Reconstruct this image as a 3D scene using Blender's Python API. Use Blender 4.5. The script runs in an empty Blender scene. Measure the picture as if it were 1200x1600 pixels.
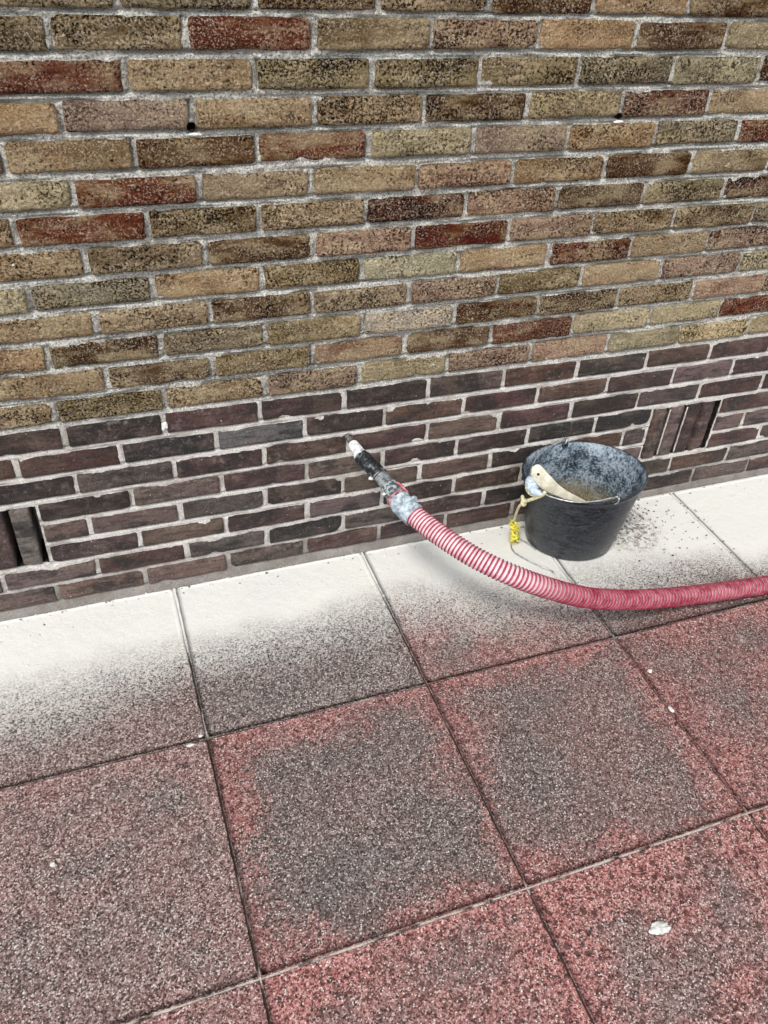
import bpy, bmesh, math, random
import numpy as np
from mathutils import Vector, Matrix, noise as mnoise

random.seed(7); RNG = np.random.default_rng(11)
scene = bpy.context.scene
col = scene.collection

# ------------------------------------------------------------------ camera, sky, sun, exposure
cam_d = bpy.data.cameras.new('camera'); cam = bpy.data.objects.new('camera', cam_d); col.objects.link(cam)
cam.location = (0.1183, -1.5781, 1.4696)
cam.rotation_euler = (0.9005, -0.0547, -0.3410)
cam_d.sensor_fit = 'VERTICAL'; cam_d.sensor_height = 24.0; cam_d.lens = 19.2096
cam_d.clip_start = 0.02; cam_d.clip_end = 300
scene.camera = cam

SUN_ELEV, SUN_DIR = math.radians(54), (-0.52, -0.62)        # where the light comes from (x, y)
world = bpy.data.worlds.new('World'); scene.world = world; world.use_nodes = True
wn = world.node_tree; wn.nodes.clear()
sky = wn.nodes.new('ShaderNodeTexSky'); sky.sky_type = 'NISHITA'; sky.sun_disc = False
sky.sun_elevation = SUN_ELEV; sky.sun_rotation = math.atan2(SUN_DIR[0], SUN_DIR[1])
hs = wn.nodes.new('ShaderNodeHueSaturation'); hs.inputs['Saturation'].default_value = 0.22
bg = wn.nodes.new('ShaderNodeBackground'); bg.inputs['Strength'].default_value = 0.135
wo = wn.nodes.new('ShaderNodeOutputWorld')
wn.links.new(sky.outputs[0], hs.inputs['Color']); wn.links.new(hs.outputs[0], bg.inputs['Color']); wn.links.new(bg.outputs[0], wo.inputs[0])
sl = bpy.data.lights.new('sun', 'SUN'); sl.energy = 1.5; sl.angle = math.radians(11); sl.color = (1.0, 0.965, 0.91)
sun = bpy.data.objects.new('sun', sl); col.objects.link(sun)
hl = math.hypot(*SUN_DIR); ce = math.cos(SUN_ELEV)
to_sun = Vector((SUN_DIR[0] / hl * ce, SUN_DIR[1] / hl * ce, math.sin(SUN_ELEV)))
sun.rotation_euler = to_sun.to_track_quat('Z', 'Y').to_euler(); sun.location = (-1, -1, 4)

scene.view_settings.view_transform = 'Standard'; scene.view_settings.look = 'None'
scene.view_settings.gamma = 1.0; scene.view_settings.exposure = 0.90; scene.view_settings.use_curve_mapping = False

# ------------------------------------------------------------------ helpers
def link(o, parent=None):
    col.objects.link(o)
    if parent is not None: o.parent = parent
    return o
def empty(name, loc=(0, 0, 0), label=None, cat=None, group=None, kind=None):
    o = bpy.data.objects.new(name, None); o.location = loc; o.empty_display_size = .05
    return tag(link(o), label, cat, group, kind)
def tag(o, label=None, cat=None, group=None, kind=None):
    for k, v in (('label', label), ('category', cat), ('group', group), ('kind', kind)):
        if v: o[k] = v
    return o
WL = {}
def mesh(name, V, F, mat=None, parent=None, smooth=True, loc=None):
    """V in world space; stored relative to loc (or to the parent's place)."""
    base = Vector(loc) if loc is not None else Vector((0, 0, 0))
    me = bpy.data.meshes.new(name)
    V = np.asarray(V, dtype=float) - np.array(base)
    me.from_pydata(V.tolist(), [], F if isinstance(F, list) else F.tolist())
    if smooth: me.polygons.foreach_set('use_smooth', [True] * len(me.polygons))
    me.update()
    if mat: me.materials.append(mat)
    o = bpy.data.objects.new(name, me)
    pl = WL.get(parent.name, parent.location) if parent is not None else Vector((0, 0, 0))
    o.location = base - pl
    link(o, parent); WL[o.name] = base.copy(); return o
def grid_faces(nu, nv, off=0, wrap_v=False):
    i = np.arange(nu - 1)[:, None]; jn = nv if wrap_v else nv - 1
    j = np.arange(jn)[None, :]; j2 = (j + 1) % nv
    return np.stack([(i * nv + j), (i * nv + j2), ((i + 1) * nv + j2), ((i + 1) * nv + j)], -1).reshape(-1, 4) + off
TAB = np.random.default_rng(3).random((256, 256))
def vnoise(x, y, s=0):
    x = np.asarray(x, float) + 17.31 * s; y = np.asarray(y, float) + 5.77 * s
    xi = np.floor(x).astype(int); yi = np.floor(y).astype(int); fx = x - xi; fy = y - yi
    fx = fx * fx * (3 - 2 * fx); fy = fy * fy * (3 - 2 * fy)
    g = lambda a, b: TAB[a % 256, b % 256]
    return (g(xi, yi) * (1 - fx) + g(xi + 1, yi) * fx) * (1 - fy) + (g(xi, yi + 1) * (1 - fx) + g(xi + 1, yi + 1) * fx) * fy
def fbm(x, y, o=3, s=0):
    r = 0; a = .5; t = 0
    for k in range(o):
        r = r + a * (vnoise(np.asarray(x) * 2 ** k, np.asarray(y) * 2 ** k, s + 3 * k) - .5); t += a; a *= .5
    return r / t * 2                                       # about -1 .. 1
def catmull(P, n):
    P = [np.array(p, float) for p in P]; P = [2 * P[0] - P[1]] + P + [2 * P[-1] - P[-2]]; out = []
    for k in range(1, len(P) - 2):
        p0, p1, p2, p3 = P[k - 1:k + 3]
        for t in np.linspace(0, 1, n, endpoint=False):
            out.append(.5 * (2 * p1 + (p2 - p0) * t + (2 * p0 - 5 * p1 + 4 * p2 - p3) * t * t + (3 * p1 - p0 - 3 * p2 + p3) * t ** 3))
    out.append(P[-2]); return np.array(out)
def resample(P, step):
    d = np.concatenate([[0], np.cumsum(np.linalg.norm(np.diff(P, axis=0), axis=1))])
    s = np.arange(0, d[-1], step); return np.stack([np.interp(s, d, P[:, k]) for k in range(3)], 1), s
def frames(P):
    T = np.gradient(P, axis=0); T /= np.linalg.norm(T, axis=1)[:, None]
    n = np.cross(T[0], [0, 0, 1.]); n = n if np.linalg.norm(n) > 1e-4 else np.array([1., 0, 0]); Nn = []
    for t in T:
        n = n - t * n.dot(t); n /= np.linalg.norm(n); Nn.append(n.copy())
    Nn = np.array(Nn); return T, Nn, np.cross(T, Nn)
def tube(P, rad, seg=12, cap=True):
    """rad: scalar, array per point, or function (ring index array, angle array) -> radius grid"""
    P = np.asarray(P, float); T, A, B = frames(P); th = np.linspace(0, 2 * math.pi, seg, endpoint=False)
    if callable(rad): Rr = rad(np.arange(len(P))[:, None], th[None, :])
    else: Rr = np.broadcast_to(np.asarray(rad, float).reshape(-1, 1) if np.ndim(rad) else rad, (len(P), seg))
    V = P[:, None] + Rr[..., None] * (np.cos(th)[None, :, None] * A[:, None] + np.sin(th)[None, :, None] * B[:, None])
    F = grid_faces(len(P), seg, 0, True).tolist()
    if cap: F += [list(range(seg))[::-1], list(range((len(P) - 1) * seg, len(P) * seg))]
    return V.reshape(-1, 3), F
def join(parts):
    V = []; F = []; n = 0
    for v, f in parts:
        v = np.asarray(v); V.append(v); F += [[i + n for i in q] for q in (f if isinstance(f, list) else f.tolist())]; n += len(v)
    return np.concatenate(V), F
def lump(c, r, seed, sub=2, amp=.35, freq=1.6, flat=None):
    bm = bmesh.new(); bmesh.ops.create_icosphere(bm, subdivisions=sub, radius=1)
    V = []
    for v in bm.verts:
        k = 1 + amp * mnoise.noise(v.co * freq + Vector((seed * 3.1, seed * 1.7, seed)))
        V.append([c[i] + v.co[i] * r[i] * k for i in range(3)])
    F = [[v.index for v in f.verts] for f in bm.faces]; bm.free(); return np.array(V), F

def box(x0, x1, y0, y1, z0, z1):
    V = [(x, y, z) for x in (x0, x1) for y in (y0, y1) for z in (z0, z1)]
    return np.array(V), [[0, 1, 3, 2], [4, 6, 7, 5], [0, 4, 5, 1], [2, 3, 7, 6], [0, 2, 6, 4], [1, 5, 7, 3]]
class NT:
    """tiny node builder: g('Type', prop=..., **{'Input': value or socket})"""
    def __init__(s, name):
        s.m = bpy.data.materials.new(name); s.m.use_nodes = True; s.t = s.m.node_tree; s.t.nodes.clear()
        s.out = s.t.nodes.new('ShaderNodeOutputMaterial'); s.b = s.t.nodes.new('ShaderNodeBsdfPrincipled'); s.t.links.new(s.b.outputs[0], s.out.inputs[0])
    def put(s, sock, v):
        if isinstance(v, bpy.types.NodeSocket): s.t.links.new(v, sock)
        else:
            if hasattr(sock.default_value, '__len__') and not hasattr(v, '__len__'): v = [v] * len(sock.default_value)
            if hasattr(v, '__len__') and len(sock.default_value) == 4 and len(v) == 3: v = (*v, 1)
            sock.default_value = v
    def g(s, typ, ins=None, **props):
        n = s.t.nodes.new('ShaderNode' + typ)
        for k, v in props.items(): setattr(n, k, v)
        for k, v in (ins or {}).items(): s.put(n.inputs[k], v)
        return n
    def math(s, op, a, b=0., c=0., clamp=False):
        n = s.g('Math', {0: a, 1: b, 2: c}, operation=op, use_clamp=clamp); return n.outputs[0]
    def noise(s, vec, scale, detail=3, rough=.55, dist=0., out=0):
        return s.g('TexNoise', {'Vector': vec, 'Scale': scale, 'Detail': detail, 'Roughness': rough, 'Distortion': dist}).outputs[out]
    def vor(s, vec, scale, out='Color', feature='F1', rnd=1.):
        return s.g('TexVoronoi', {'Vector': vec, 'Scale': scale, 'Randomness': rnd}, feature=feature).outputs[out]
    def ramp(s, fac, stops, interp='LINEAR'):
        n = s.g('ValToRGB', {'Fac': fac}); r = n.color_ramp; r.interpolation = interp
        while len(r.elements) < len(stops): r.elements.new(.5)
        for e, (p, c) in zip(r.elements, stops):
            e.position = p; e.color = (c, c, c, 1) if not hasattr(c, '__len__') else (*c[:3], 1)
        return n.outputs[0]
    def step(s, v, a, b):
        return s.g('MapRange', {'Value': v, 'From Min': a, 'From Max': b}, interpolation_type='SMOOTHSTEP').outputs[0]
    def mix(s, f, a, b, mode='MIX'):
        n = s.g('Mix', data_type='RGBA', blend_type=mode); s.put(n.inputs[0], f); s.put(n.inputs[6], a); s.put(n.inputs[7], b); return n.outputs[2]
    def bump(s, h, strength=1., dist=.002, prev=None):
        ins = {'Height': h, 'Strength': strength, 'Distance': dist}
        if prev is not None: ins['Normal'] = prev
        return s.g('Bump', ins).outputs[0]
    def done(s, color, rough=.8, normal=None, spec=.3, **kw):
        s.put(s.b.inputs['Base Color'], color); s.put(s.b.inputs['Roughness'], rough); s.put(s.b.inputs['Specular IOR Level'], spec)
        if normal is not None: s.put(s.b.inputs['Normal'], normal)
        for k, v in kw.items(): s.put(s.b.inputs[k.replace('_', ' ')], v)
        return s.m

# ------------------------------------------------------------------ materials
def brick_material(name, lower):
    n = NT(name); oi = n.g('ObjectInfo'); tc = n.g('TexCoord').outputs['Object']
    off = n.math('MULTIPLY', oi.outputs['Random'], 37.)
    v = n.g('VectorMath', {0: tc, 1: n.g('CombineXYZ', {0: off, 1: off, 2: off}).outputs[0]}, operation='ADD').outputs[0]
    base = oi.outputs['Color']
    r2 = n.math('FRACT', n.math('MULTIPLY', oi.outputs['Random'], 13.7)); r3 = n.math('FRACT', n.math('MULTIPLY', oi.outputs['Random'], 41.3))
    drag = n.noise(n.g('Mapping', {'Vector': v, 'Scale': (.22, 1, 1.6)}).outputs[0], 75, 4, .65, .6)       # drag creases along the face
    vs = n.g('Mapping', {'Vector': v, 'Scale': (.55, 1, 1.25)}).outputs[0]
    big = n.noise(vs, 17, 4, .6, .4)
    fine = n.noise(v, 150 if lower else 185, 5, .75)
    grit = n.noise(v, 420, 3, .7)
    blot = n.noise(vs, 8, 3, .5, .8)
    if not lower:
        c = n.mix(n.math('MULTIPLY', n.step(big, .44, .66), .9), base, n.mix(.55, base, (.82, .66, .40)))          # paler sandy areas
        c = n.mix(n.math('MULTIPLY', n.step(big, .48, .33), .74), c, n.mix(.55, base, (.060, .040, .028)))   # sooty areas
        c = n.mix(n.math('MULTIPLY', n.step(blot, .60, .67), .55), c, n.mix(.45, base, (.13, .062, .05)))   # maroon flashing
        c = n.mix(n.math('MULTIPLY', n.step(n.noise(vs, 11, 3, .5, .3), .58, .70), .30), c, (.235, .20, .11))  # olive tint
        dens = n.noise(vs, 19, 3, .6)                                                        # pitted in places, smooth in others
        pit = n.math('MULTIPLY', n.step(n.math('ADD', fine, n.math('MULTIPLY', n.math('ADD', n.math('SUBTRACT', dens, .5), n.math('MULTIPLY', n.math('SUBTRACT', r2, .40), .22)), -.40)), .470, .385), .88)
        c = n.mix(pit, c, (.026, .020, .015))
        gp = n.noise(v, 260, 4, .75)
        c = n.mix(n.math('MULTIPLY', n.step(drag, .52, .38), n.math('MULTIPLY', r3, .65)), c, n.mix(.45, base, (.05, .036, .026)))
        c = n.mix(n.math('MULTIPLY', n.step(drag, .54, .68), n.math('MULTIPLY', n.math('SUBTRACT', 1., r3), .6)), c, n.mix(.5, base, (.86, .72, .48)))
        pale = n.math('MULTIPLY', n.step(gp, .52, .60), n.step(n.noise(vs, 24, 3, .6), .32, .54))
        c = n.mix(n.math('MULTIPLY', pale, .88), c, n.mix(.6, base, (.95, .84, .66)))
        c = n.mix(n.math('MULTIPLY', n.step(grit, .47, .34), .5), c, (.040, .030, .022))
        c = n.g('BrightContrast', {'Color': c, 'Bright': .022, 'Contrast': .20}).outputs[0]
        c = n.g('HueSaturation', {'Saturation': .93, 'Value': 1.06, 'Color': c}).outputs[0]
        h = n.math('ADD', n.math('MULTIPLY', n.step(fine, .36, .56), 1.4), n.math('ADD', n.math('MULTIPLY', gp, 1.9), n.math('ADD', n.math('MULTIPLY', big, 1.2), n.math('MULTIPLY', drag, 1.1))))
        return n.done(c, .92, n.bump(h, 1., .0062), .15)
    c = n.mix(n.step(big, .47, .70), base, n.mix(.45, base, (.22, .145, .115)))
    c = n.mix(n.math('MULTIPLY', n.step(big, .50, .36), .85), c, (.016, .012, .011))
    c = n.mix(n.math('MULTIPLY', n.step(blot, .57, .68), .5), c, n.mix(.6, base, (.14, .105, .075)))
    c = n.mix(n.math('MULTIPLY', n.step(fine, .45, .34), .7), c, (.012, .009, .009))
    c = n.mix(n.math('MULTIPLY', n.step(drag, .54, .70), n.math('MULTIPLY', r3, .6)), c, n.mix(.5, base, (.26, .19, .155)))
    c = n.mix(n.math('MULTIPLY', n.step(drag, .50, .36), .6), c, (.013, .010, .009))
    film = n.math('MULTIPLY', n.step(n.noise(v, 60, 5, .7), .50, .72), n.math('MULTIPLY', r2, .5))                   # grey cement film
    c = n.mix(film, c, (.30, .265, .24))
    c = n.mix(n.math('MULTIPLY', n.step(grit, .56, .68), .40), c, (.26, .22, .19))
    c = n.mix(n.step(n.noise(v, 230, 2, .5), .735, .765), c, (.74, .71, .66))                  # white splashes
    h = n.math('ADD', n.math('ADD', n.math('MULTIPLY', n.step(fine, .3, .6), .8), n.math('MULTIPLY', grit, .5)), n.math('MULTIPLY', big, 1.6))
    return n.done(c, n.ramp(fine, [(.3, .75), (.7, .45)]), n.bump(h, .9, .0034), .4)
M_UP = brick_material('weathered_tan_brick', False)
M_LO = brick_material('dark_plinth_brick', True)

def mortar_material():
    n = NT('mortar'); p = n.g('NewGeometry').outputs['Position']; z = n.g('SeparateXYZ', {0: p}).outputs[2]
    low = n.step(n.math('ADD', z, n.math('MULTIPLY', n.noise(p, 9, 3), .03)), .535, .505)
    a = n.noise(p, 260, 4, .75); b = n.noise(p, 14, 4, .6); c_ = n.noise(p, 600, 2, .7)
    up = n.ramp(a, [(.34, (.055, .052, .045)), (.43, (.42, .405, .355)), (.52, (.65, .635, .575)), (.61, (.90, .89, .84))])
    up = n.mix(n.math('MULTIPLY', n.step(b, .50, .33), .50), up, (.17, .16, .135))
    lo = n.ramp(a, [(.30, (.28, .24, .21)), (.40, (.66, .615, .56)), (.52, (.82, .785, .735)), (.63, (.90, .89, .86))])
    lo = n.mix(n.math('MULTIPLY', n.step(b, .54, .36), .45), lo, (.26, .22, .18))
    c = n.mix(low, up, lo)
    dirt = n.step(n.math('ADD', z, n.math('MULTIPLY', b, .1)), .21, .045)
    c = n.mix(n.math('MULTIPLY', dirt, .80), c, n.mix(a, (.10, .085, .075), (.27, .235, .21)))
    h = n.math('ADD', a, n.math('MULTIPLY', c_, .5))
    return n.done(c, .95, n.bump(h, 1., .0060), .1)
M_MORTAR = mortar_material()

def dust_node(n, p):
    """coverage of white cement dust over the paving by distance from the wall"""
    s = n.g('SeparateXYZ', {0: p}); x, y = s.outputs[0], s.outputs[1]
    X0, X1 = -.6, 2.6
    pts = [(-.21, .170, .400), (0, .150, .365), (.2, .165, .325), (.4, .160, .335), (.55, .150, .325), (.7, .120, .330), (.87, .140, .370),
           (1.03, .180, .42), (1.2, .190, .425), (1.43, .200, .415), (1.63, .24, .41), (1.76, .300, .43)]
    r = n.ramp(n.g('MapRange', {'Value': x, 'From Min': X0, 'From Max': X1}).outputs[0], [((a - X0) / (X1 - X0), (f, e, 0)) for a, f, e in pts])
    sr = n.g('SeparateColor', {0: r}); full, end = sr.outputs[0], sr.outputs[1]
    d = n.math('MULTIPLY', y, -1.)
    d = n.math('ADD', d, n.math('MULTIPLY', n.math('SUBTRACT', n.noise(p, 7, 4, .6), .5), .11))
    bare = n.g('VectorMath', {0: p, 1: (1.475, -.075, 0)}, operation='DISTANCE').outputs['Value']
    bare = n.math('MULTIPLY', n.step(bare, .17, .05), n.step(n.noise(p, 60, 4, .7), .44, .56))
    dv = n.math('DIVIDE', n.math('SUBTRACT', end, d), n.math('SUBTRACT', end, full))
    return n.math('SUBTRACT', dv, n.math('MULTIPLY', bare, 1.25))   # 1 and over = solid white, 0 = none

def slab_material():
    n = NT('exposed_aggregate_slab'); p = n.g('NewGeometry').outputs['Position']; oi = n.g('ObjectInfo')
    sc = n.g('SeparateColor', {0: oi.outputs['Color']}); red_amt, dark_amt, edge_amt = sc.outputs
    pw = n.g('VectorMath', {0: p, 1: n.g('VectorMath', {0: n.noise(p, 160, 2, .5, out=1), 'Scale': .0035}, operation='SCALE').outputs[0]}, operation='ADD').outputs[0]
    v1 = n.g('SeparateColor', {0: n.vor(pw, 330)}).outputs; v2 = n.g('SeparateColor', {0: n.vor(pw, 620)}).outputs
    n1 = n.noise(p, 400, 4, .7)
    val = n.math('ADD', n.math('MULTIPLY', v1[0], .50), n.math('ADD', n.math('MULTIPLY', v2[1], .30), n.math('MULTIPLY', n1, .35)))   # 0..1.15
    grey = n.ramp(val, [(.26, (.018, .014, .0125)), (.39, (.068, .055, .049)), (.55, (.150, .124, .114)), (.72, (.265, .230, .215)), (.86, (.48, .44, .415)), (.95, (.82, .78, .74))])
    redc = n.ramp(val, [(.26, (.050, .016, .015)), (.40, (.225, .076, .069)), (.56, (.44, .172, .158)), (.74, (.58, .285, .262)), (.88, (.67, .47, .44)), (.97, (.82, .75, .70))])
    # red pigment left where the face is less worn: in patches and along slab edges
    go = n.g('TexCoord').outputs['Object']; so = n.g('SeparateXYZ', {0: go}); ax = n.math('ABSOLUTE', so.outputs[0]); ay = n.math('ABSOLUTE', so.outputs[1])
    ed = n.math('SUBTRACT', .25, n.math('MAXIMUM', ax, ay))
    ed = n.math('ADD', ed, n.math('ADD', n.math('MULTIPLY', n.math('SUBTRACT', n.noise(p, 11, 4, .65), .5), .22), n.math('MULTIPLY', n.math('SUBTRACT', n.noise(p, 3.1, 2, .5), .5), .30)))
    ed = n.math('ADD', ed, n.math('ADD', n.math('MULTIPLY', n.math('SUBTRACT', val, .56), -.13), n.math('MULTIPLY', n.math('SUBTRACT', n.noise(p, 60, 3, .7), .5), .16)))
    edge = n.math('MULTIPLY', n.step(ed, .085, .0), edge_amt)
    patch = n.math('MULTIPLY', n.step(n.math('ADD', n.noise(p, 5.5, 4, .62), n.math('ADD', n.math('MULTIPLY', n1, .16), n.math('MULTIPLY', n.math('SUBTRACT', val, .56), .22))), .46, .68), red_amt)
    red = n.math('MAXIMUM', edge, n.math('MULTIPLY', patch, 1.))
    red = n.math('ADD', red, n.math('MULTIPLY', red_amt, .32), clamp=True)
    c = n.mix(red, grey, redc)
    c = n.mix(n.math('MULTIPLY', n.step(n.noise(p, 6, 4, .6), .45, .72), .40), c, n.mix(.62, c, (.105, .102, .095)))    # grey grime
    c = n.mix(n.math('MULTIPLY', dark_amt, .5), c, (.045, .033, .030))
    blotch = n.math('MULTIPLY', n.step(n.noise(p, 70, 4, .68), .46, .37), n.math('MULTIPLY', n.step(red, .25, .9), .85))      # dark spots in the red
    c = n.mix(blotch, c, (.045, .02, .018))
    v3 = n.g('TexVoronoi', {'Vector': pw, 'Scale': 185.}, feature='F1'); c3 = n.g('SeparateColor', {0: v3.outputs['Color']}).outputs
    core = n.math('ADD', v3.outputs['Distance'], n.math('MULTIPLY', n.math('SUBTRACT', n1, .5), .5))
    c = n.mix(n.math('MULTIPLY', n.math('MULTIPLY', n.step(c3[0], .22, .18), n.step(core, .46, .34)), .80), c, n.mix(red, (.022, .017, .016), (.050, .017, .016)))
    v4 = n.g('TexVoronoi', {'Vector': pw, 'Scale': 62.}, feature='F1'); c4 = n.g('SeparateColor', {0: v4.outputs['Color']}).outputs
    core4 = n.math('ADD', v4.outputs['Distance'], n.math('MULTIPLY', n.math('SUBTRACT', n.noise(p, 120, 3, .7), .5), .7))
    spot = n.math('MULTIPLY', n.math('MULTIPLY', n.step(c4[0], .52, .46), n.step(core4, .44, .30)), n.math('MULTIPLY', n.step(red_amt, .40, .70), n.step(red, .15, .6)))
    c = n.mix(n.math('MULTIPLY', spot, .80), c, (.055, .024, .021))
    chip = n.math('MULTIPLY', n.step(v1[1], .925, .935), n.step(n.vor(pw, 330, 'Distance'), .54, .40))
    chip = n.math('MAXIMUM', chip, n.math('MULTIPLY', n.step(c3[1], .955, .96), n.step(core, .36, .26)))
    c = n.mix(n.math('MULTIPLY', chip, .9), c, n.mix(v2[0], (.86, .83, .78), (.55, .50, .46)))
    splash = n.math('MULTIPLY', n.step(n.noise(p, 13, 2, .5), .73, .80), n.step(n.noise(p, 260, 2), .42, .60))
    c = n.mix(n.math('MULTIPLY', splash, .7), c, (.70, .67, .64))
    dv = dust_node(n, p)
    cov = n.step(dv, -.30, 1.15)
    ss = n.math('MULTIPLY', n.math('MULTIPLY', cov, n.math('SUBTRACT', 1., cov)), 4.)
    fine = n.math('ADD', cov, n.math('MULTIPLY', n.math('MULTIPLY', n.math('SUBTRACT', val, .55), 1.7), ss), clamp=True)
    white = n.mix(n.noise(p, 3.5, 4, .6), (.72, .705, .645), (.62, .62, .595))
    c = n.mix(fine, c, white)
    h = n.math('MULTIPLY', n.math('ADD', val, n.math('MULTIPLY', n1, .6)), n.ramp(dv, [(.5, 1.), (1.15, .30)]))
    h = n.math('ADD', h, n.math('MULTIPLY', n.math('MULTIPLY', n.noise(p, 38, 4, .6), 1.1), n.step(dv, .7, 1.2)))
    return n.done(c, .88, n.bump(h, .9, .0026), .22)
M_SLAB = slab_material()

def joint_material():
    n = NT('joint_sand'); p = n.g('NewGeometry').outputs['Position']; y = n.g('SeparateXYZ', {0: p}).outputs[1]
    a = n.noise(p, 300, 3, .7); b = n.noise(p, 6, 3, .5)
    dark = n.ramp(a, [(.3, (.012, .010, .008)), (.6, (.055, .045, .036)), (.75, (.20, .17, .14))])
    lite = n.ramp(a, [(.3, (.22, .19, .16)), (.55, (.52, .48, .43)), (.75, (.72, .68, .62))])
    rowl = n.math('MULTIPLY', n.step(y, -.960, -.972), n.step(y, -1.000, -.988))
    f = n.math('MAXIMUM', n.step(b, .56, .66), n.math('MULTIPLY', rowl, n.step(n.noise(p, 18, 4, .7), .36, .50)))
    c = n.mix(f, dark, lite)
    c = n.mix(n.math('MULTIPLY', n.step(n.math('ADD', dust_node(n, p), n.math('MULTIPLY', n.math('SUBTRACT', a, .5), 1.1)), .42, 1.0), .95), c, (.69, .67, .615))
    return n.done(c, .95, n.bump(a, .8, .002), .1)
M_JOINT = joint_material()

def simple(name, c1, c2, scale=60, rough=.6, bump=.3, dist=.001, spec=.4, lo=.4, hi=.6, detail=5, **kw):
    n = NT(name); t = n.g('TexCoord').outputs['Object']; a = n.noise(t, scale, detail, .65)
    return n.done(n.mix(n.step(a, lo, hi), c1, c2), rough, n.bump(a, bump, dist), spec, **kw)

def bucket_material():
    n = NT('stained_black_rubber'); t = n.g('TexCoord').outputs['Object']; ins = n.g('Attribute', attribute_name='inside').outputs['Fac']
    z = n.g('SeparateXYZ', {0: t}).outputs[2]
    a = n.noise(t, 150, 5, .72, .3); b = n.noise(t, 12, 4, .6); c_ = n.noise(t, 190, 3, .7)
    st = n.g('Mapping', {'Vector': t, 'Scale': (1., 1., 2.6)}).outputs[0]; s = n.noise(st, 24, 6, .72, 1.2)
    outc = n.mix(n.math('MULTIPLY', n.step(s, .42, .70), .75), (.0055, .007, .0095), (.058, .074, .10))
    outc = n.mix(n.math('MULTIPLY', n.step(c_, .57, .70), .32), outc, (.26, .30, .36))
    b2 = n.noise(t, 38, 4, .6)
    k = n.math('ADD', n.math('MULTIPLY', a, .52), n.math('ADD', n.math('MULTIPLY', b, .38), n.math('MULTIPLY', b2, .22)))
    inc = n.ramp(k, [(.46, (.010, .013, .018)), (.52, (.055, .075, .10)), (.565, (.20, .255, .31)), (.66, (.46, .53, .59))])
    inc = n.mix(n.math('MULTIPLY', n.step(n.math('ADD', z, n.math('MULTIPLY', b2, .08)), .20, .14), .7), inc, (.20, .19, .13))
    c = n.mix(ins, outc, inc)
    h = n.math('ADD', n.math('MULTIPLY', a, n.math('ADD', n.math('MULTIPLY', ins, 1.), .12)), n.math('MULTIPLY', c_, .15))
    return n.done(c, n.ramp(s, [(.42, .24), (.68, .62)]), n.bump(h, .8, .004), .45)

def hose_material():
    n = NT('ribbed_red_plastic'); t = n.g('TexCoord').outputs['Object']; rib = n.g('Attribute', attribute_name='rib').outputs['Fac']; run = n.g('Attribute', attribute_name='run').outputs['Fac']
    a = n.noise(t, 40, 4, .65); b = n.noise(t, 220, 3, .7)
    red = n.mix(n.step(a, .38, .65), (.25, .016, .042), (.38, .062, .098))
    red = n.mix(n.math('MULTIPLY', n.step(b, .54, .74), .42), red, (.62, .33, .37))             # dust on the ribs
    red = n.mix(n.math('MULTIPLY', n.step(b, .41, .30), .6), red, (.17, .014, .032))
    pale = n.mix(n.step(a, .30, .60), (.52, .28, .32), (.70, .57, .59))                       # pale soft wall caked with dust
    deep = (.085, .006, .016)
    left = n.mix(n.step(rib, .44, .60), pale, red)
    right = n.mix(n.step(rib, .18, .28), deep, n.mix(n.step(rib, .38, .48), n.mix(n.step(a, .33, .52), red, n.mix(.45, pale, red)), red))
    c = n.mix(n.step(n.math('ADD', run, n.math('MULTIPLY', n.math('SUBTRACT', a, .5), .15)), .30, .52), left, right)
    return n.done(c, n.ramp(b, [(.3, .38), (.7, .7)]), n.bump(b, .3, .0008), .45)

M_BUCKET = bucket_material(); M_HOSE = hose_material()
M_WIRE = simple('dull_galvanised_wire', (.30, .31, .31), (.55, .56, .56), 120, .42, .2, .0004, Metallic=.75)
M_RAG = simple('pale_blue_tape', (.36, .46, .58), (.58, .66, .74), 90, .8, .6, .002)
M_CLOTH = simple('dusty_blue_grey_tape', (.19, .235, .27), (.46, .53, .58), 70, .85, .8, .002)
M_GREYTAPE = simple('grimy_grey_tape', (.055, .065, .072), (.36, .40, .42), 85, .7, .5, .0015, lo=.45, hi=.56)
M_BLACKTAPE = simple('wrinkled_black_tape', (.006, .008, .010), (.24, .29, .32), 70, .35, 1., .004, .5, lo=.55, hi=.68)
M_WHITETAPE = simple('whitened_tape', (.30, .32, .32), (.68, .70, .69), 90, .8, .5, .002, lo=.38, hi=.52)
M_PIPE = simple('worn_grey_plastic', (.06, .07, .073), (.24, .26, .265), 55, .5, .2, .001)
M_STEEL = simple('grimy_steel_tube', (.10, .09, .085), (.36, .34, .32), 110, .4, .3, .001, Metallic=.6)
M_REDRING = simple('red_plastic_ring', (.36, .05, .07), (.55, .22, .24), 150, .5, .2, .0005)
M_CORD = simple('dirty_cream_cord', (.46, .42, .22), (.72, .68, .46), 200, .85, .8, .0015)
M_YELLOW = simple('yellow_cord', (.50, .43, .04), (.80, .72, .12), 220, .8, .8, .0015)
M_WOOD = simple('bare_pale_wood', (.50, .455, .34), (.68, .65, .53), 45, .6, .2, .0008)
M_BRISTLE = simple('straw_bristle', (.16, .125, .075), (.40, .33, .21), 160, .8, .2, .0005)
M_SLUDGE = simple('murky_lime_residue', (.085, .08, .05), (.27, .25, .165), 75, .35, .7, .004, .5)
M_STONE = simple('white_mortar_chip', (.46, .46, .44), (.70, .70, .67), 120, .85, .5, .001)
M_PLASTER = simple('white_plaster_smear', (.55, .54, .51), (.80, .79, .76), 140, .9, .6, .001)
M_CRUMB = simple('dark_crumbs', (.06, .045, .04), (.30, .27, .24), 90, .9, .5, .001)
M_HOLE_SHADE = simple('painted_hole_shade', (.010, .009, .008), (.03, .026, .022), 80, .95, .4, .001, .05)  # near-black colour that stands in for the shade inside openings

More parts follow.
